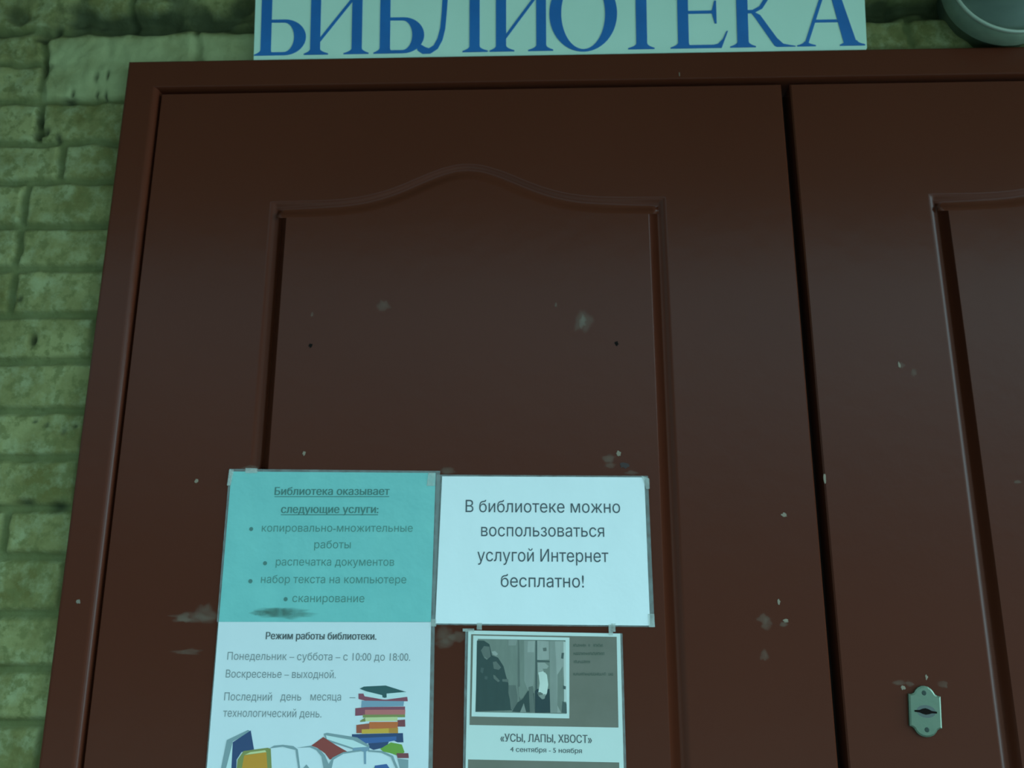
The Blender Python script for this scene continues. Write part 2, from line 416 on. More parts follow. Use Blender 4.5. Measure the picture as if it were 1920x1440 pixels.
# marks left on the doors by old notices
RESID = film('glue_residue', (0.36, 0.30, 0.23), 0.13, 0.7, True)
RESIDB = film('tape_scrap', (0.42, 0.38, 0.30), 0.18, 0.5, True)
def marks(name, m, parent, L_):
    for i, (x, z, rx, rz) in enumerate(L_):
        bm = bmesh.new(); pts = blot(x, z, rx, rz, 14, .38, seed=i*13+int(abs(x)*1000))
        if m in (RESID, RESIDB): smear(bm, pts, x, z, LEAF_Y-.0003-.00005*(i % 4))
        else: plate(bm, pts, LEAF_Y-.0004, LEAF_Y+.0002)
        mk(name, bm, m, parent)
marks('glue_residue', RESID, door1, [(-0.235, 1.6706, .010, .010), (0.0688, 1.6426, .016, .014), (-0.492, 1.2085, .026, .007), (-0.470, 1.214, .016, .013), (-0.5000, 1.2087, .008, .007), (-0.490, 1.163, .022, .004), (-0.130, 1.186, .016, .012), (-0.112, 1.184, .014, .007), (-0.134, 1.176, .012, .006), (0.1015, 1.4335, .009, .006), (0.104, 1.423, .008, .004), (0.136, 1.413, .010, .003), (0.310, 1.2105, .008, .007), (0.3145, 1.204, .008, .007), (0.337, 1.203, .006, .004), (0.3075, 1.162, .006, .007), (0.028, 1.6694, .002, .004), (-0.3455, 1.6568, .002, .004), (-0.132, 1.416, .014, .005), (-0.4205, 1.4195, .014, .006)])
marks('glue_residue', RESID, door2, [(0.5370, 1.5715, .005, .004), (0.5530, 1.5600, .004, .006), (0.680, 1.399, .006, .003), (0.487, 1.128, .010, .003), (0.545, 1.126, .007, .005), (0.500, 1.126, .005, .004)])
CHIP2 = mat('chipped_enamel', (0.24, 0.17, 0.115), rough=.6)
marks('paint_chip', CHIP2, door1, [(-0.3443, 1.4422, .0022, .003), (0.1172, 1.4413, .0032, .0038), (0.3326, 1.2334, .002, .0035), (0.3402, 1.2075, .0035, .0022), (0.3487, 1.3521, .0035, .003), (-0.501, 1.4015, .0025, .003)])
marks('tape_scrap', RESIDB, door1, [(0.0675, 1.6416, .005, .010)])
marks('paint_chip', CHIP2, door2, [(0.5335, 1.5722, .002, .004), (0.4105, 1.403, .0015, .008), (0.4905, 1.1215, .0028, .0026), (0.5232, 1.1350, .0018, .003)])
HOLE = mat('dark_hole', (0.008, 0.005, 0.004), rough=.9, spec=.1)
marks('screw_hole', HOLE, door1, [(-0.3449, 1.6074, .0028, .0030), (0.1186, 1.6078, .0030, .0034)])
bm = bmesh.new(); plate(bm, blot(0.125, 1.424, .009, .004, 14, .4, 8), LEAF_Y-.0006, LEAF_Y+.0001); mk('paint_stain', bm, mat('dark_stain', (.03, .009, .007), rough=.6), door1)

# --- keyhole plate
ZINC = mat('galvanised_steel', (0.165, 0.20, 0.14), rough=.40, metal=.7, var=(.13, .18, .125), scale=60, amount=1.2, bump=.0003, bscale=120)
KX, KZ, KY = 0.5150, 1.0920, LEAF_Y
kr = math.radians(4.0)
def kp(x, z): return (KX + x*math.cos(kr) + z*math.sin(kr), KZ - x*math.sin(kr) + z*math.cos(kr))
half = [(0.0, .0325), (.0045, .0318), (.0085, .0295), (.0115, .0262), (.0135, .0228), (.0165, .0212), (.0210, .0206)]
outl = half + [(.0210, -.0196)] + [(.0178, -.0204), (.0150, -.0224), (.0130, -.0258), (.0100, -.0290), (.0055, -.0312), (0.0, -.0320)]
full = outl + [(-x, z) for x, z in outl[::-1][1:-1]]
bm = bmesh.new()
plate(bm, [kp(x*.90, z*.93) for x, z in full], KY-.0050, KY-.0042)
k_ = len(full)
a = [bm.verts.new((*[kp(x*.90, z*.93)[0]], KY-.0050, kp(x*.90, z*.93)[1])) for x, z in full]
b = [bm.verts.new((kp(x, z)[0], KY-.0038, kp(x, z)[1])) for x, z in full]
c = [bm.verts.new((kp(x, z)[0], KY+.0005, kp(x, z)[1])) for x, z in full]
for A, B in ((a, b), (b, c)):
    for i in range(k_): bm.faces.new((A[i], A[(i+1) % k_], B[(i+1) % k_], B[i]))
bmesh.ops.recalc_face_normals(bm, faces=bm.faces[:])
kplate = mk('keyhole_plate', bm, ZINC, door2); kplate['label'] = 'pale galvanised plate with horizontal keyhole'
bm = bmesh.new(); yk = KY-.0052
plate(bm, [kp(*q) for q in [(-.0145, .0010), (-.0080, .0016), (-.0042, .0034), (0, .0044), (.0042, .0034), (.0080, .0016), (.0150, .0010), (.0150, -.0012), (.0080, -.0016), (.0042, -.0030), (0, -.0038), (-.0042, -.0030), (-.0080, -.0016), (-.0145, -.0012)]], yk, yk+.0002)
mk('keyhole', bm, HOLE, kplate)
bm = bmesh.new(); plate(bm, [kp(*q) for q in ellipse(0.0008, .0003, .0125, .0080, 24)], KY-.00512, KY-.0049)
mk('keyhole_rim', bm, mat('worn_grime', (.10, .11, .10), rough=.5, metal=.4), kplate)
for q in ((-.0010, .0236), (.0008, -.0226)):
    bm = bmesh.new(); lathe(bm, [(0, KY-.0053), (.0024, KY-.0053), (.0032, KY-.0050), (.0034, KY-.0046)], *kp(*q), n=20); mk('screw', bm, mat('rusty_screw', (.03, .045, .035), rough=.6, metal=.5), kplate)

# ================================================================== LIBRARY SIGN
tilt = math.radians(8.0)
sign = tag(empty('sign_board', (0.034, 0.004, 2.1003), (tilt, 0, 0)), 'pale sign board with blue serif letters reading БИБЛИОТЕКА above the door frame', 'sign')
SX = 0.034
BOARD = mat('sign_board_paint', (0.50, 0.66, 0.53), rough=.55, spec=.3, var=(0.54, 0.70, 0.57), scale=14, amount=1.2, bump=.0002, bscale=80)
bm = bmesh.new(); plate(bm, [(-0.5035, 0.0005), (0.5005, 0.0005), (0.5030, 0.0030), (0.5030, 0.142), (-0.5035, 0.142)], 0, .004)
bmesh.ops.bevel(bm, geom=bm.edges[:], offset=.0006, segments=1, affect='EDGES')
mk('board', bm, BOARD, sign)
BLUE = mat('blue_letter_film', (0.006, 0.105, 0.33), rough=.45, var=(0.008, 0.122, 0.37), scale=20)
ZB, CAP = 0.0078, 0.124          # baseline and cap height on the board
LAYER = [0]
def lay(bm, pts):
    LAYER[0] = (LAYER[0] + 1) % 30                 # overlapping strokes of one letter sit a hair apart
    plate(bm, pts, -.0006 - .000012*LAYER[0], .0002)
def bar(bm, *pts): lay(bm, list(pts))
def arc(cx, cz, rx, rz, a0, a1, n_=18): return [(cx + rx*math.cos(math.radians(a0+(a1-a0)*i/n_)), cz + rz*math.sin(math.radians(a0+(a1-a0)*i/n_))) for i in range(n_+1)]
def serif(bm, xl, xr, z, up=1, el=.0105, er=.0105, t=.0028, br=.0085):
    """bracketed foot serif of a stem between xl and xr; up = -1 for a head serif"""
    pts = [(xl-el, z), (xr+er, z), (xr+er, z+up*t*.7)]
    pts += [(xr + er*(1-q)**2.2, z + up*(t*.7 + br*q)) for q in (.2, .4, .6, .8, 1)]
    pts += [(xl - el*(1-q)**2.2, z + up*(t*.7 + br*q)) for q in (1, .8, .6, .4, .2)]
    pts += [(xl-el, z+up*t*.7)]
    lay(bm, pts)

def stem(bm, xl, xr, z0=None, z1=None, foot=True, head=True, **kw):
    z0 = ZB if z0 is None else z0; z1 = ZB+CAP if z1 is None else z1
    bar(bm, (xl, z0), (xr, z0), (xr, z1), (xl, z1))
    if foot: serif(bm, xl, xr, z0, **kw)
    if head: serif(bm, xl, xr, z1, -1, **kw)
def band(bm, outer, inner):
    for i in range(len(outer)-1): lay(bm, [outer[i], outer[i+1], inner[i+1], inner[i]])
def letter(fn):
    bm = bmesh.new(); fn(bm)
    for v in bm.verts: v.co.x -= SX
    mk('letter', bm, BLUE, sign)
def g_be(x0, x1, xb):
    def f(bm):
        stem(bm, x0, x1, el=.0105, er=.004)
        zt = ZB + .0625; zm = (ZB+zt)/2
        xc = x1 + (xb-x1)*.38
        out_ = [(x1-.001, zt)] + arc(xc, zm, xb-xc, (zt-ZB)/2, 90, -90) + [(x1-.001, ZB)]
        in_ = [(x1-.001, zt-.0052)] + arc(xc-.001, zm, xb-xc-.0188, (zt-ZB)/2-.0054, 90, -90) + [(x1-.001, ZB+.0055)]
        band(bm, out_, in_)
        bar(bm, (x1-.002, ZB+CAP-.0055), (xb-.006, ZB+CAP-.0055), (xb-.006, ZB+CAP), (x1-.002, ZB+CAP))
        bar(bm, (xb-.010, ZB+CAP-.004), (xb-.004, ZB+CAP-.026), (xb-.0025, ZB+CAP-.026), (xb-.004, ZB+CAP))
    return f
def g_i(a0, a1, b0, b1):
    def f(bm):
        stem(bm, a0, a1, el=.0105, er=.0135); stem(bm, b0, b1, el=.0135, er=.0115)
        bar(bm, (a1-.002, .0275), (a1-.002, .0355), (b0+.002, .1100), (b0+.002, .1020))
    return f
def g_l(xl, b0, b1):
    def f(bm):
        stem(bm, b0, b1, el=.0115, er=.0135)
        zt = ZB+CAP
        o_ = []; i_ = []
        pts = [(-.0405, ZB+CAP, .0045), (-.0410, .100, .0044), (-.0425, .074, .0042), (-.0445, .050, .0042), (-.0490, .031, .0044), (-.0560, .0175, .0046), (-.0660, .0110, .0048), (-.0755, .0120, .0062), (-.0820, .0165, .0060), (-.0850, .0215, .0028)]
        for i, (x, z, hw_) in enumerate(pts):
            p0 = pts[max(0, i-1)]; p1 = pts[min(len(pts)-1, i+1)]
            t_ = Vector((p1[0]-p0[0], p1[1]-p0[1])).normalized(); nn = Vector((-t_.y, t_.x))
            o_.append((b0+x+nn.x*hw_, z+nn.y*hw_)); i_.append((b0+x-nn.x*hw_, z-nn.y*hw_))
        band(bm, o_, i_)
        bar(bm, (b0-.048, zt-.0050), (b0+.003, zt-.0050), (b0+.003, zt), (b0-.048, zt))
        serif(bm, b0-.045, b0-.036, zt, -1, el=.011, er=.002)
    return f
def g_o(x0, x1):
    def f(bm):
        cx = (x0+x1)/2; zc = .0715; n_ = 56
        band(bm, arc(cx, zc, (x1-x0)/2, .0662, 0, 360, n_), arc(cx, zc, (x1-x0)/2-.0196, .0618, 0, 360, n_))
    return f
def g_t(x0, x1):
    def f(bm):
        stem(bm, x0, x1, head=False, el=.0135, er=.0120)
        zt = ZB+CAP
        bar(bm, (x0-.034, zt-.0050), (x1+.034, zt-.0050), (x1+.034, zt), (x0-.034, zt))
        for s_, xx in ((-1, x0-.034), (1, x1+.034)): bar(bm, (xx, zt), (xx+s_*.003, zt-.030), (xx+s_*.001, zt-.030), (xx-s_*.010, zt-.0045))
    return f
def g_e(x0, x1, xm, xr):
    def f(bm):
        stem(bm, x0, x1, el=.0125, er=.004)
        zt = ZB+CAP; zm = .0672
        bar(bm, (x1-.001, zm), (xm-.002, zm), (xm-.002, zm+.0050), (x1-.001, zm+.0050))
        bar(bm, (xm-.0030, zm-.0175), (xm, zm-.0175), (xm, zm+.0220), (xm-.0030, zm+.0220), (xm-.0070, zm+.006), (xm-.0090, zm+.0025), (xm-.0070, zm-.001))
        bar(bm, (x1-.001, ZB), (xr-.012, ZB), (xr-.010, ZB+.0055), (x1-.001, ZB+.0055))
        bar(bm, (xr-.020, ZB), (xr-.0110, ZB), (xr, ZB+.0290), (xr-.0025, ZB+.0285), (xr-.0090, ZB+.0150), (xr-.0170, ZB+.0070), (xr-.0260, ZB+.0050))
        bar(bm, (x1-.001, zt-.0055), (xr-.014, zt-.0055), (xr-.014, zt), (x1-.001, zt))
        bar(bm, (xr-.026, zt), (xr-.012, zt), (xr-.009, zt-.026), (xr-.012, zt-.026), (xr-.018, zt-.010))
    return f
def g_k(x0, x1):
    def f(bm):
        stem(bm, x0, x1, el=.0120, er=.0115)
        zm = .0690
        bar(bm, (x1-.001, zm-.003), (x1+.0120, zm-.0025), (x1+.0120, zm+.0030), (x1-.001, zm+.0030))
        # curved upper arm
        o_ = [(x1+.008, zm+.0030), (x1+.0190, zm+.0090), (x1+.0290, zm+.0250), (x1+.0360, zm+.0430), (x1+.0420, zm+.0560), (x1+.0500, zm+.0628)]
        i_ = [(x1+.010, zm-.0024), (x1+.0240, zm+.0050), (x1+.0355, zm+.0230), (x1+.0430, zm+.0400), (x1+.0490, zm+.0500), (x1+.0540, zm+.0540)]
        band(bm, o_, i_)
        o_ = [(x1+.0080, zm+.0010), (x1+.0200, zm-.0060), (x1+.0460, zm-.0460), (x1+.0560, zm-.0560), (x1+.0755, ZB+.0012), (x1+.0755, ZB)]
        i_ = [(x1+.0060, zm-.0025), (x1+.0120, zm-.0110), (x1+.0380, zm-.0530), (x1+.0420, ZB+.0020), (x1+.0460, ZB), (x1+.0470, ZB)]
        band(bm, o_, i_)
    return f
def g_a(xl, xr):
    def f(bm):
        zt = .1355; xa = xl + .0560
        bar(bm, (xl+.0105, ZB), (xl+.0165, ZB), (xa+.0040, zt), (xa-.0015, zt))
        bar(bm, (xr-.0330, ZB), (xr-.0120, ZB), (xa+.0050, zt), (xa-.0060, zt-.009))
        serif(bm, xl+.0113, xl+.0175, ZB, el=.0113, er=.0125, br=.006); serif(bm, xr-.0320, xr-.0125, ZB, el=.0085, er=.0125, br=.007)
        bar(bm, (xl+.0265, .0483), (xr-.0420, .0483), (xr-.0440, .0530), (xl+.0285, .0530))
    return f
for fn in (g_be(-.4580, -.4405, -.3823), g_i(-.3747, -.3582, -.3055, -.2886), g_be(-.2587, -.2417, -.1850), g_l(-.1896, -.1098, -.0932), g_i(-.0662, -.0494, .0003, .0165),
           g_o(.0220, .1334), g_t(.1641, .1818), g_e(.2322, .2496, .2956, .3138), g_k(.3285, .3466), g_a(.4248, .5340)):
    letter(fn)

# ================================================================== ROUND LAMP
lamp = tag(empty('wall_lamp', (0.7565, 0.020, 2.1930)), 'round bulkhead lamp with metal rim on the brick wall above the right door', 'lamp')
HOUS = mat('lamp_housing', (0.22, 0.27, 0.185), rough=.5, metal=.2, var=(.17, .215, .15), scale=30, bump=.0004, bscale=90)
bm = bmesh.new(); lathe(bm, [(0.0, 0.012), (.084, .012), (.086, -.0235), (.0950, -.0240), (.0962, -.0260), (.0962, -.0560), (.0945, -.0580)], 0, 0, 80); mk('housing', bm, HOUS, lamp, smooth=True)
bm = bmesh.new(); lathe(bm, [(.0965, -.0560), (.0975, -.0575), (.0978, -.0610), (.0965, -.0625), (.0940, -.0625), (.0925, -.0600), (.0925, -.0560)], 0, 0, 80); mk('rim', bm, mat('lamp_rim', (.36, .40, .31), rough=.4, metal=.2), lamp, smooth=True)
bm = bmesh.new(); lathe(bm, [(.0935, -.0570), (.0880, -.0530), (.0800, -.0550), (.0640, -.0630), (.0450, -.0700), (.0230, -.0740), (0, -.0752)], 0, 0, 80); mk('diffuser', bm, mat('dusty_diffuser', (.095, .125, .090), rough=.4, spec=.35, var=(.045, .065, .05), scale=14, amount=1.1, stretch=(1, 1, 3)), lamp, smooth=True)

# ================================================================== NOTICES ON THE LEFT DOOR
PAPER = mat('white_paper', (0.80, 0.80, 0.80), rough=.55, spec=.35, coat=.25, bump=.0022, bscale=14)
PAPER2 = mat('offwhite_paper', (0.69, 0.69, 0.70), rough=.55, spec=.35, coat=.2, bump=.0018, bscale=12)
TEAL = mat('turquoise_paper', (0.170, 0.460, 0.435), rough=.5, spec=.4, coat=.3, var=(0.205, 0.515, 0.475), scale=22, amount=1.0, bump=.0025, bscale=18)
SLEEVE = film('plastic_sleeve', (0.35, 0.38, 0.36), 0.33, 0.22)
TAPE = film('clear_tape', (0.62, 0.64, 0.58), 0.33, 0.25)
INK = mat('black_ink', (0.075, 0.085, 0.095), rough=.7)
INKG = mat('grey_ink', (0.235, 0.25, 0.25), rough=.7)
INKB = mat('bold_ink', (0.10, 0.105, 0.105), rough=.7)
INKT = mat('faded_ink', (0.085, 0.225, 0.190), rough=.7)
INKT2 = mat('faded_heading_ink', (0.070, 0.185, 0.160), rough=.7)
SY = 0.0062
def sheet(root, pts, m, y=0.0):
    bm = bmesh.new(); plate(bm, pts, y, y+.0004); return mk('sheet', bm, m, root)
def sleeve(root, pts, y):
    bm = bmesh.new(); plate(bm, pts, y, y+.0002); return mk('plastic_sleeve', bm, SLEEVE, root)
def tape(root, quads):
    for q in quads:
        bm = bmesh.new(); plate(bm, q, -.0009, -.0007); mk('tape', bm, TAPE, root)

# turquoise services notice
tq = tag(empty('notice', (-0.2995, SY, 1.3088)), 'turquoise paper notice listing library services, upper left on the door', 'notice')
sheet(tq, [(-.1498, .1065), (.1505, .1040), (.1490, -.1048), (-.1500, -.1056)], TEAL)
sleeve(tq, [(-.1535, .1105), (.1570, .1070), (.1545, -.1048), (-.1530, -.1056)], .0006)
for nm, rows, m, bold in (('printed_heading', [
   ('Библиотека оказывает', -0.0834, 0.0841, 0.0721, 0.0115),
   ('следующие услуги:', -0.0722, 0.0689, 0.0461, 0.0115)], INKT2, .00038), ('printed_line', [
   ('копировально-множительные', -0.0985, 0.1197, 0.0195, 0.0112),
   ('работы', -0.0210, 0.0315, -0.0038, 0.0112),
   ('распечатка документов', -0.0747, 0.0948, -0.0281, 0.0112),
   ('набор текста на компьютере', -0.0943, 0.1128, -0.0523, 0.0112),
   ('сканирование', -0.0476, 0.0545, -0.0783, 0.0112)], INKT, 0)):
    for t_, x0, x1, z_, c_ in rows:
        ln = text(nm, t_, m, tq, x0, x1, z_, c_, -.00035, bold)
        if nm == 'printed_heading':
            bm = bmesh.new(); plate(bm, [(x0, z_-.0030), (x1, z_-.0030), (x1, z_-.0019), (x0, z_-.0019)], -.0004, -.0002); mk('underline', bm, m, ln)
for x_, z_ in [(-0.114, 0.0232), (-0.0903, -0.0249), (-0.1093, -0.0499), (-0.0573, -0.0744)]:
    bm = bmesh.new(); plate(bm, ellipse(x_, z_, .0029, .0029), -.0004, -.0001); mk('bullet_point', bm, INKT2, tq)
bm = bmesh.new(); SC = film('brown_scuff', (.11, .19, .15), .36, .6, True)
for cx_, cz_, rx_, rz_, sd in ((-.060, -.0935, .040, .0075, 2), (-.066, -.0915, .020, .006, 3), (-.092, -.0930, .014, .0035, 5)):
    pts = blot(cx_, cz_, rx_, rz_, 20, .22, sd)
    smear(bm, pts, cx_, cz_, -.00045-.00015*sd)
mk('scuff', bm, SC, tq)
tape(tq, [[(-.1545, .0860), (-.1490, .0860), (-.1460, .1090), (-.1530, .1095)], [(-.1290, .1040), (-.1110, .1040), (-.1115, .1110), (-.1290, .1115)], [(.138, .085), (.1500, .085), (.1505, .104), (.140, .104)]])

# white internet notice
wn = tag(empty('notice', (0.0058, SY, 1.3043)), 'white paper notice offering free internet, to the right of the turquoise sheet', 'notice')
sheet(wn, [(-.1452, .1036), (.1470, .1017), (.1479, -.1036), (-.1501, -.1020)], PAPER)
sleeve(wn, [(-.1535, .1062), (.1525, .1040), (.1542, -.1056), (-.1540, -.1040)], .0010)
for t_, x0, x1, z_, c_ in [
   ('В библиотеке можно', -0.1102, 0.1111, 0.0514, 0.0176),
   ('воспользоваться', -0.0875, 0.0876, 0.0175, 0.0176),
   ('услугой Интернет', -0.0924, 0.0927, -0.0174, 0.0176),
   ('бесплатно!', -0.0589, 0.0576, -0.0525, 0.0176)]:
    text('printed_line', t_, INK, wn, x0, x1, z_, c_, -.00035, 0, tilt=-.005)
tape(wn, [[(-.1560, -.0960), (-.1490, -.0960), (-.1485, -.1060), (-.1560, -.1060)], [(.1430, .1040), (.1540, .1000), (.1540, .0850), (.1490, .0850)], [(.1455, -.0880), (.1540, -.0880), (.1545, -.1055), (.1460, -.1055)], [(.094, -.1010), (.1000, -.1010), (.1000, -.112), (.094, -.112)], [(-.092, -.1010), (-.0850, -.1010), (-.0850, -.110), (-.092, -.110)]])

# opening hours notice
hn = tag(empty('notice', (-0.3000, SY, 1.0987)), 'white opening hours notice with coloured book drawing below the turquoise sheet', 'notice')
sheet(hn, [(-.1496, .1046), (.1497, .1056), (.1512, -.1050), (-.1490, -.1060)], PAPER2)
sleeve(hn, [(-.1510, .1046), (.1550, .1040), (.1570, -.1070), (-.1510, -.1080)], .0007)
for nm, m, bold, rows in (('printed_heading', INKB, .00035, [('Режим работы библиотеки.', -0.0809, 0.0739, 0.0815, 0.0098)]), ('printed_line', INKG, 0, [
   ('Понедельник – суббота – с 10:00 до 18:00.', -0.1331, 0.1222, 0.0539, 0.0104),
   ('Воскресенье – выходной.', -0.1333, 0.0200, 0.0305, 0.0104),
   ('Последний', -0.1329, -0.0668, 0.0008, 0.0104), ('день', -0.0550, -0.0262, 0.0012, 0.0104), ('месяца', -0.0135, 0.0288, 0.0015, 0.0104), ('–', 0.0405, 0.0486, 0.0017, 0.0104),
   ('технологический день.', -0.1326, 0.0030, -0.0203, 0.0104)])):
    for t_, x0, x1, z_, c_ in rows: text(nm, t_, m, hn, x0, x1, z_, c_, -.00035, bold)
BOOKS = [
  ('ink', [(0.0537, 0.0171), (0.0596, 0.0199), (0.0894, 0.0215), (0.1181, 0.0133), (0.1063, 0.0097), (0.0886, 0.0054), (0.0674, 0.0123)]),
  ('page', [(0.0913, 0.011), (0.1166, 0.0133), (0.1175, 0.007), (0.0916, 0.0047)]),
  ('page', [(0.0606, 0.0143), (0.0854, 0.0089), (0.0857, 0.0033), (0.0601, 0.0087)]),
  ('red', [(0.0525, 0.0108), (0.0592, 0.0108), (0.0609, 0.0073), (0.0872, 0.0033), (0.0916, 0.0033), (0.1198, 0.007), (0.1207, 0.0014), (0.0917, 0.0005), (0.0619, 0.0017), (0.0529, 0.0038)]),
  ('steel', [(0.0574, 0.0017), (0.1155, 0.0014), (0.115, -0.0049), (0.0638, -0.0066), (0.0571, -0.0073)]),
  ('red', [(0.049, -0.0081), (0.0638, -0.0066), (0.1172, -0.0055), (0.1173, -0.0097), (0.0624, -0.0101), (0.0627, -0.017), (0.0494, -0.0178)]),
  ('rose', [(0.0624, -0.0101), (0.1176, -0.0094), (0.1176, -0.0159), (0.0627, -0.0163)]),
  ('olive', [(0.0597, -0.0163), (0.1175, -0.0157), (0.1177, -0.0191), (0.0599, -0.0201)]),
  ('cream', [(0.0636, -0.0198), (0.1073, -0.0188), (0.1075, -0.0239), (0.0638, -0.0246)]),
  ('olive', [(0.0564, -0.024), (0.0629, -0.0201), (0.0639, -0.025), (0.0565, -0.0256)]),
  ('maroon', [(0.1074, -0.0229), (0.1178, -0.0221), (0.1184, -0.0311), (0.1077, -0.0312)]),
  ('rust', [(0.0515, -0.0295), (0.0691, -0.0273), (0.0697, -0.0397), (0.052, -0.0398)]),
  ('orange', [(0.0691, -0.0255), (0.1083, -0.025), (0.1078, -0.0332), (0.0694, -0.0342)]),
  ('yellow', [(0.0591, -0.035), (0.096, -0.0333), (0.0962, -0.0395), (0.0594, -0.0405)]),
  ('gold', [(0.096, -0.0333), (0.1085, -0.0325), (0.1088, -0.0394), (0.0962, -0.0395)]),
  ('navy', [(0.0461, -0.0413), (0.1154, -0.0393), (0.1165, -0.0509), (0.1085, -0.051), (0.0995, -0.047), (0.0642, -0.0479), (0.0555, -0.0514), (0.0464, -0.0467)]),
  ('blue', [(0.0559, -0.046), (0.1067, -0.0435), (0.1069, -0.0483), (0.0923, -0.0511), (0.0644, -0.0527)]),
  ('navy', [(0.0688, -0.0527), (0.0967, -0.0504), (0.094, -0.0566), (0.0765, -0.0608), (0.0705, -0.0581)]),
  ('leaf', [(0.0853, -0.0594), (0.0996, -0.0511), (0.1144, -0.0537), (0.1184, -0.0632), (0.112, -0.0686), (0.1001, -0.0647), (0.0898, -0.0627)]),
  ('maroon', [(0.1075, -0.0646), (0.1236, -0.0645), (0.1245, -0.0705), (0.1092, -0.0707)]),
  ('ash', [(0.1092, -0.0713), (0.1239, -0.0726), (0.1242, -0.0829), (0.1169, -0.083)]),
  ('ash', [(0.0076, -0.0409), (0.012, -0.0397), (0.0537, -0.0453), (0.0704, -0.0554), (0.0706, -0.0608), (0.0649, -0.0636), (0.0485, -0.0603), (0.0111, -0.0497)]),
  ('page', [(0.0107, -0.0429), (0.048, -0.0488), (0.0675, -0.0568), (0.0484, -0.0583), (0.0124, -0.0477)]),
  ('steel', [(0.0484, -0.0583), (0.0704, -0.0568), (0.0706, -0.0602), (0.0663, -0.0629), (0.0479, -0.0617)]),
  ('brick', [(-0.0085, -0.056), (0.0071, -0.045), (0.0247, -0.0551), (0.0406, -0.0631), (0.0255, -0.07), (0.0176, -0.0735), (0.0105, -0.0654), (-0.0002, -0.0587)]),
  ('ash', [(-0.1313, -0.0852), (-0.1247, -0.0501), (-0.0967, -0.0369), (-0.0928, -0.0389), (-0.1164, -0.0515), (-0.1254, -0.0852)]),
  ('page', [(-0.1254, -0.0852), (-0.1163, -0.0528), (-0.1128, -0.0583), (-0.1136, -0.0851)]),
  ('navy', [(-0.1163, -0.0528), (-0.0929, -0.0375), (-0.0866, -0.0615), (-0.1034, -0.065), (-0.1093, -0.0746), (-0.1084, -0.085), (-0.115, -0.0851)]),
  ('olive', [(-0.1084, -0.085), (-0.1078, -0.0746), (-0.1005, -0.0636), (-0.0682, -0.0593), (-0.0637, -0.0606), (-0.059, -0.0846)]),
  ('amber', [(-0.1025, -0.085), (-0.0993, -0.0691), (-0.0693, -0.0647), (-0.0642, -0.0846)]),
  ('cream', [(-0.0986, -0.0684), (-0.0908, -0.0649), (-0.071, -0.0623), (-0.0693, -0.0647)]),
  ('ash', [(-0.0652, -0.0599), (-0.0595, -0.0565), (-0.0478, -0.0553), (-0.0329, -0.0569), (-0.0267, -0.061), (-0.0193, -0.0842), (-0.0215, -0.0842), (-0.0296, -0.0617), (-0.0476, -0.0577), (-0.0593, -0.0592)]),
  ('ash', [(-0.0268, -0.0589), (-0.0092, -0.0561), (0.0029, -0.0607), (0.0107, -0.0681), (0.0164, -0.0789), (0.0211, -0.0708), (0.0355, -0.0638), (0.0588, -0.0607), (0.0611, -0.0623), (0.0356, -0.0659), (0.0227, -0.0734), (0.0182, -0.0839), (0.013, -0.0839), (0.0063, -0.0695), (-0.0015, -0.0614), (-0.0106, -0.0581)]),
  ('steel', [(0.0633, -0.0623), (0.0663, -0.0622), (0.067, -0.0785), (0.0644, -0.0785)]),
  ('ash', [(0.0692, -0.0611), (0.0883, -0.062), (0.1032, -0.068), (0.1169, -0.083), (0.114, -0.083), (0.1003, -0.0694), (0.0869, -0.0641), (0.0692, -0.0629)]),
  ('leaf', [(0.0525, -0.0826), (0.0657, -0.0814), (0.0803, -0.0804), (0.0804, -0.0833), (0.0526, -0.0836)]),
  ('blue', [(0.0788, -0.0804), (0.0948, -0.0782), (0.1096, -0.0831), (0.0789, -0.0833)]),
  ('ash', [(-0.0399, -0.0844), (-0.0283, -0.0813), (-0.0137, -0.0798), (0.0011, -0.0817), (0.0072, -0.084)]),
]
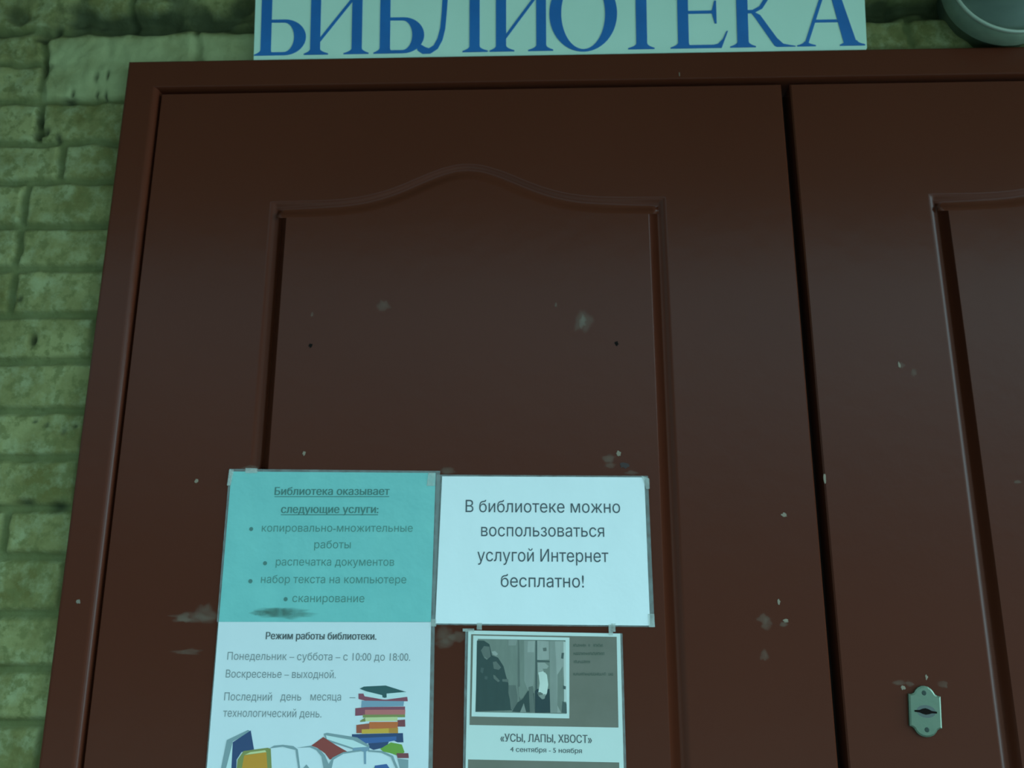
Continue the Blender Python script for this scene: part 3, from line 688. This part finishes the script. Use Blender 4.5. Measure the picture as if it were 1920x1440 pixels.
PHOTO = [
  ('g4', [(-0.0526, 0.1375), (-0.0357, 0.1376), (-0.0348, 0.0915), (-0.0365, 0.0812), (-0.0474, 0.0811), (-0.0516, 0.0914)]),
  ('g5', [(-0.0484, 0.1371), (-0.0366, 0.1372), (-0.0382, 0.1299), (-0.0484, 0.1298)]),
  ('g3', [(-0.0357, 0.1372), (-0.0336, 0.1372), (-0.0323, 0.0757), (-0.029, 0.06), (-0.0331, 0.056), (-0.0356, 0.0756)]),
  ('g4', [(-0.0336, 0.1372), (-0.0273, 0.1372), (-0.0281, 0.0915), (-0.0323, 0.0915)]),
  ('g5', [(-0.0268, 0.1364), (-0.0112, 0.1365), (-0.0122, 0.0996), (-0.014, 0.0758), (-0.0215, 0.071), (-0.0265, 0.0836)]),
  ('g6', [(-0.0214, 0.1356), (-0.0121, 0.1357), (-0.013, 0.1211), (-0.0222, 0.1211)]),
  ('g2', [(-0.0111, 0.1365), (-0.0087, 0.1365), (-0.009, 0.0711), (-0.0115, 0.0679)]),
  ('g6', [(-0.0087, 0.1365), (0.0073, 0.1357), (0.0076, 0.1116), (-0.0088, 0.1107)]),
  ('g3', [(-0.0011, 0.1268), (0.0039, 0.1273), (0.0043, 0.1228), (-0.0003, 0.1224)]),
  ('g2', [(-0.0088, 0.1111), (0.0088, 0.11), (0.0088, 0.108), (-0.0088, 0.1083)]),
  ('g5', [(0.0082, 0.1357), (0.0158, 0.1358), (0.0179, 0.0918), (0.0182, 0.0431), (0.0087, 0.0431)]),
  ('g6', [(0.0158, 0.1358), (0.0284, 0.1358), (0.027, 0.0918), (0.0232, 0.0432), (0.0182, 0.0431), (0.0179, 0.0918)]),
  ('g4', [(0.0187, 0.0918), (0.0263, 0.103), (0.0268, 0.0682), (0.0232, 0.0432), (0.0183, 0.0525)]),
  ('g7', [(0.0276, 0.135), (0.0305, 0.135), (0.0308, 0.0572), (0.0275, 0.0572)]),
  ('g2', [(0.0249, 0.1205), (0.0282, 0.1205), (0.0273, 0.1125), (0.0239, 0.1133)]),
  ('g2', [(0.0261, 0.0784), (0.0302, 0.0768), (0.0297, 0.0729), (0.026, 0.0737)]),
  ('g2', [(0.025, 0.058), (0.0308, 0.0549), (0.031, 0.0424), (0.024, 0.0432)]),
  ('g1', [(-0.092, 0.1361), (-0.0823, 0.1361), (-0.0746, 0.1313), (-0.0711, 0.1168), (-0.0626, 0.1137), (-0.055, 0.1025), (-0.0516, 0.0898), (-0.0482, 0.0803), (-0.0481, 0.0677), (-0.0431, 0.0458), (-0.0925, 0.0439)]),
  ('g3', [(-0.0822, 0.1289), (-0.0746, 0.1281), (-0.0728, 0.1152), (-0.0778, 0.1112), (-0.0829, 0.1152), (-0.0864, 0.1232)]),
  ('g6', [(-0.0716, 0.1216), (-0.0669, 0.1225), (-0.0627, 0.1185), (-0.0652, 0.1161), (-0.0694, 0.1176)]),
  ('g4', [(-0.0812, 0.1152), (-0.077, 0.112), (-0.0778, 0.1108), (-0.082, 0.1136)]),
  ('g3', [(-0.0698, 0.108), (-0.0651, 0.1088), (-0.0583, 0.1009), (-0.0617, 0.0977), (-0.0684, 0.0992)]),
  ('g3', [(-0.0692, 0.0913), (-0.0667, 0.0905), (-0.0599, 0.0834), (-0.0624, 0.0818), (-0.0683, 0.0865)]),
  ('g3', [(-0.0566, 0.0858), (-0.0482, 0.0858), (-0.0482, 0.0819), (-0.0566, 0.0826)]),
  ('g2', [(-0.0861, 0.1007), (-0.0819, 0.1), (-0.0835, 0.0928), (-0.0869, 0.0951)]),
  ('g2', [(-0.0809, 0.0896), (-0.0767, 0.0888), (-0.0775, 0.0849), (-0.0809, 0.0856)]),
  ('g3', [(-0.0482, 0.0779), (-0.0382, 0.078), (-0.0356, 0.0631), (-0.0364, 0.0474), (-0.0447, 0.0466), (-0.0473, 0.0677)]),
  ('g4', [(-0.0348, 0.0756), (-0.0306, 0.0772), (-0.0281, 0.0678), (-0.0306, 0.0592), (-0.034, 0.0638)]),
  ('g1', [(-0.0356, 0.056), (-0.029, 0.06), (-0.0215, 0.071), (-0.0131, 0.0679), (-0.0124, 0.0437), (-0.024, 0.0436), (-0.0273, 0.0553), (-0.0323, 0.0435), (-0.0431, 0.0442)]),
  ('g3', [(-0.0206, 0.0757), (-0.0148, 0.0773), (-0.0124, 0.0437), (-0.019, 0.0436)]),
  ('g5', [(-0.0273, 0.0545), (-0.024, 0.0436), (-0.0323, 0.0435)]),
  ('g0', [(-0.0119, 0.0711), (-0.009, 0.0734), (0.0077, 0.0735), (0.0087, 0.0431), (-0.012, 0.0429)]),
  ('g6', [(-0.0084, 0.1075), (0.0013, 0.1076), (0.0071, 0.1028), (0.002, 0.0965), (-0.008, 0.0916)]),
  ('g8', [(-0.0072, 0.0948), (0.0003, 0.0964), (0.0045, 0.0917), (0.0061, 0.0791), (0.0043, 0.068), (0.0001, 0.0617), (-0.004, 0.0633), (-0.0073, 0.0695), (-0.0056, 0.0806)]),
  ('g4', [(-0.0013, 0.0996), (0.0062, 0.0997), (0.0054, 0.0949), (0.0003, 0.0949)]),
  ('g3', [(-0.009, 0.0687), (-0.0048, 0.0695), (-0.0007, 0.0672), (-0.0032, 0.0633), (-0.0073, 0.0648)]),
  ('g5', [(-0.0073, 0.0648), (0.0027, 0.0672), (0.001, 0.0609), (-0.0024, 0.0601)]),
]
BC = {'ink': (.03, .09, .09), 'page': (.62, .68, .66), 'red': (.28, .06, .09), 'steel': (.22, .30, .38), 'rose': (.55, .14, .13), 'olive': (.24, .24, .07), 'cream': (.62, .58, .28), 'maroon': (.23, .05, .06), 'rust': (.38, .08, .04),
      'orange': (.62, .13, .03), 'yellow': (.70, .36, .04), 'gold': (.55, .22, .03), 'navy': (.03, .055, .14), 'blue': (.05, .11, .30), 'leaf': (.17, .32, .04), 'ash': (.24, .30, .31), 'brick': (.30, .045, .035), 'amber': (.62, .25, .02)}
keys = list(BC); mats = [mat('print_' + k, BC[k], rough=.6) for k in keys]
bm = bmesh.new()
for i, (c, q) in enumerate(BOOKS):
    q = [(x, z if z > -.081 else z-.014) for x, z in q]
    plate(bm, q, -.0003-.00001*i, -.0001, keys.index(c))
mk('book_drawing', bm, mats, hn)

# grey exhibition poster
pn = tag(empty('poster', (0.0063, SY, 1.0437)), 'grey exhibition poster with framed fence photograph below the white internet notice', 'poster')
POST = mat('poster_paper', (0.63, 0.66, 0.61), rough=.5, spec=.4, coat=.3, bump=.0015, bscale=12)
sheet(pn, [(-.1043, .1495), (.1060, .1462), (.1055, -.1480), (-.1060, -.1460)], POST)
sleeve(pn, [(-.1085, .1490), (.1090, .1465), (.1095, -.1510), (-.1090, -.1490)], .0005)
GREY = mat('printed_grey', (0.155, 0.135, 0.100), rough=.55, coat=.3, var=(.175, .15, .115), scale=25)
bm = bmesh.new(); plate(bm, [(-0.1002, 0.1445), (0.1009, 0.1419), (0.1002, 0.0249), (-0.1007, 0.0267)], -.0002, 0)
plate(bm, [(-.1020, -.0166), (.0999, -.0186), (.0997, -.1350), (-.1023, -.1335)], -.0002, 0); mk('printed_panel', bm, GREY, pn)
pf = [(-0.0973, 0.1427), (0.0359, 0.1407), (0.0342, 0.036), (-0.0982, 0.0376)]
bm = bmesh.new(); plate(bm, pf, -.0003, -.0001); mk('photo_border', bm, POST, pn)
GC = {'g0': (.012, .030, .032), 'g1': (.022, .042, .036), 'g2': (.055, .075, .065), 'g3': (.105, .115, .095), 'g4': (.165, .175, .140), 'g5': (.225, .225, .190), 'g6': (.30, .29, .25), 'g7': (.48, .47, .42), 'g8': (.56, .55, .48)}
keys = list(GC); mats = [mat('photo_tone_' + str(i), GC[k], rough=.5, coat=.3, var=tuple(c*1.25 for c in GC[k]), scale=120, amount=1, stretch=(1, 1, .25)) for i, k in enumerate(keys)]
bm = bmesh.new(); plate(bm, [(-0.091, 0.1383), (0.0304, 0.1371), (0.0306, 0.0417), (-0.0931, 0.0432)], -.0004, -.0002, 4)
for i, (c, q) in enumerate(PHOTO): plate(bm, q, -.00041-.00001*i, -.0003, keys.index(c))
mk('fence_photograph', bm, mats, pn)
text('printed_heading', '«УСЫ, ЛАПЫ, ХВОСТ»', INKB, pn, -0.0586, 0.0640, 0.0057, 0.0100, -.0003, .0002, tilt=-.008)
text('printed_line', '4 сентября - 5 ноября', INKB, pn, -0.0453, 0.0505, -0.0070, 0.0062, -.0003, .00012, tilt=-.012)
SMU = mat('smudged_print', (.055, .075, .05), rough=.6)
for row in [[(0.0409, 0.052), (0.0528, 0.066), (0.0686, 0.0809)], [(0.041, 0.0464), (0.0476, 0.066), (0.0666, 0.0838)], [(0.0413, 0.0535), (0.0545, 0.0638)], [(0.0403, 0.0546), (0.0556, 0.0787), (0.0801, 0.0837), (0.0883, 0.095)]]:
    pass
for row, zt in (([(0.0409, 0.0595), (0.0618, 0.0645), (0.0686, 0.0809)], .1328), ([(0.041, 0.0838)], .1219), ([(0.0413, 0.0638)], .1112), ([(0.0403, 0.0787), (0.0801, 0.0837), (0.0883, 0.095)], .0953)):
    bm = bmesh.new(); rr = random.Random(int(zt*1e4))
    for a_, b_ in row:
        x = a_
        while x < b_ - .0008:
            w_ = .0014 + .0006*rr.random(); hh = .0030 + .0010*rr.random()
            # an unreadable letter: two strokes and a link
            plate(bm, [(x, zt-.0042), (x+.0005, zt-.0042), (x+.0005, zt-.0042+hh), (x, zt-.0042+hh)], -.0003, -.0001)
            plate(bm, [(x+w_-.0003, zt-.0042), (x+w_+.0002, zt-.0042), (x+w_+.0002, zt-.0042+hh), (x+w_-.0003, zt-.0042+hh)], -.0003, -.0001)
            q_ = zt-.0042 + hh*rr.choice((.05, .45, .85)); plate(bm, [(x, q_), (x+w_, q_), (x+w_, q_+.0006), (x, q_+.0006)], -.00032, -.0001)
            x += w_ + .0006
    mk('printed_line', bm, SMU, pn)
tape(pn, [[(-.1120, .1480), (-.0960, .1475), (-.0960, .1520), (-.1120, .1520)], [(.0900, .1440), (.0960, .1440), (.0960, .158), (.0900, .158)]])
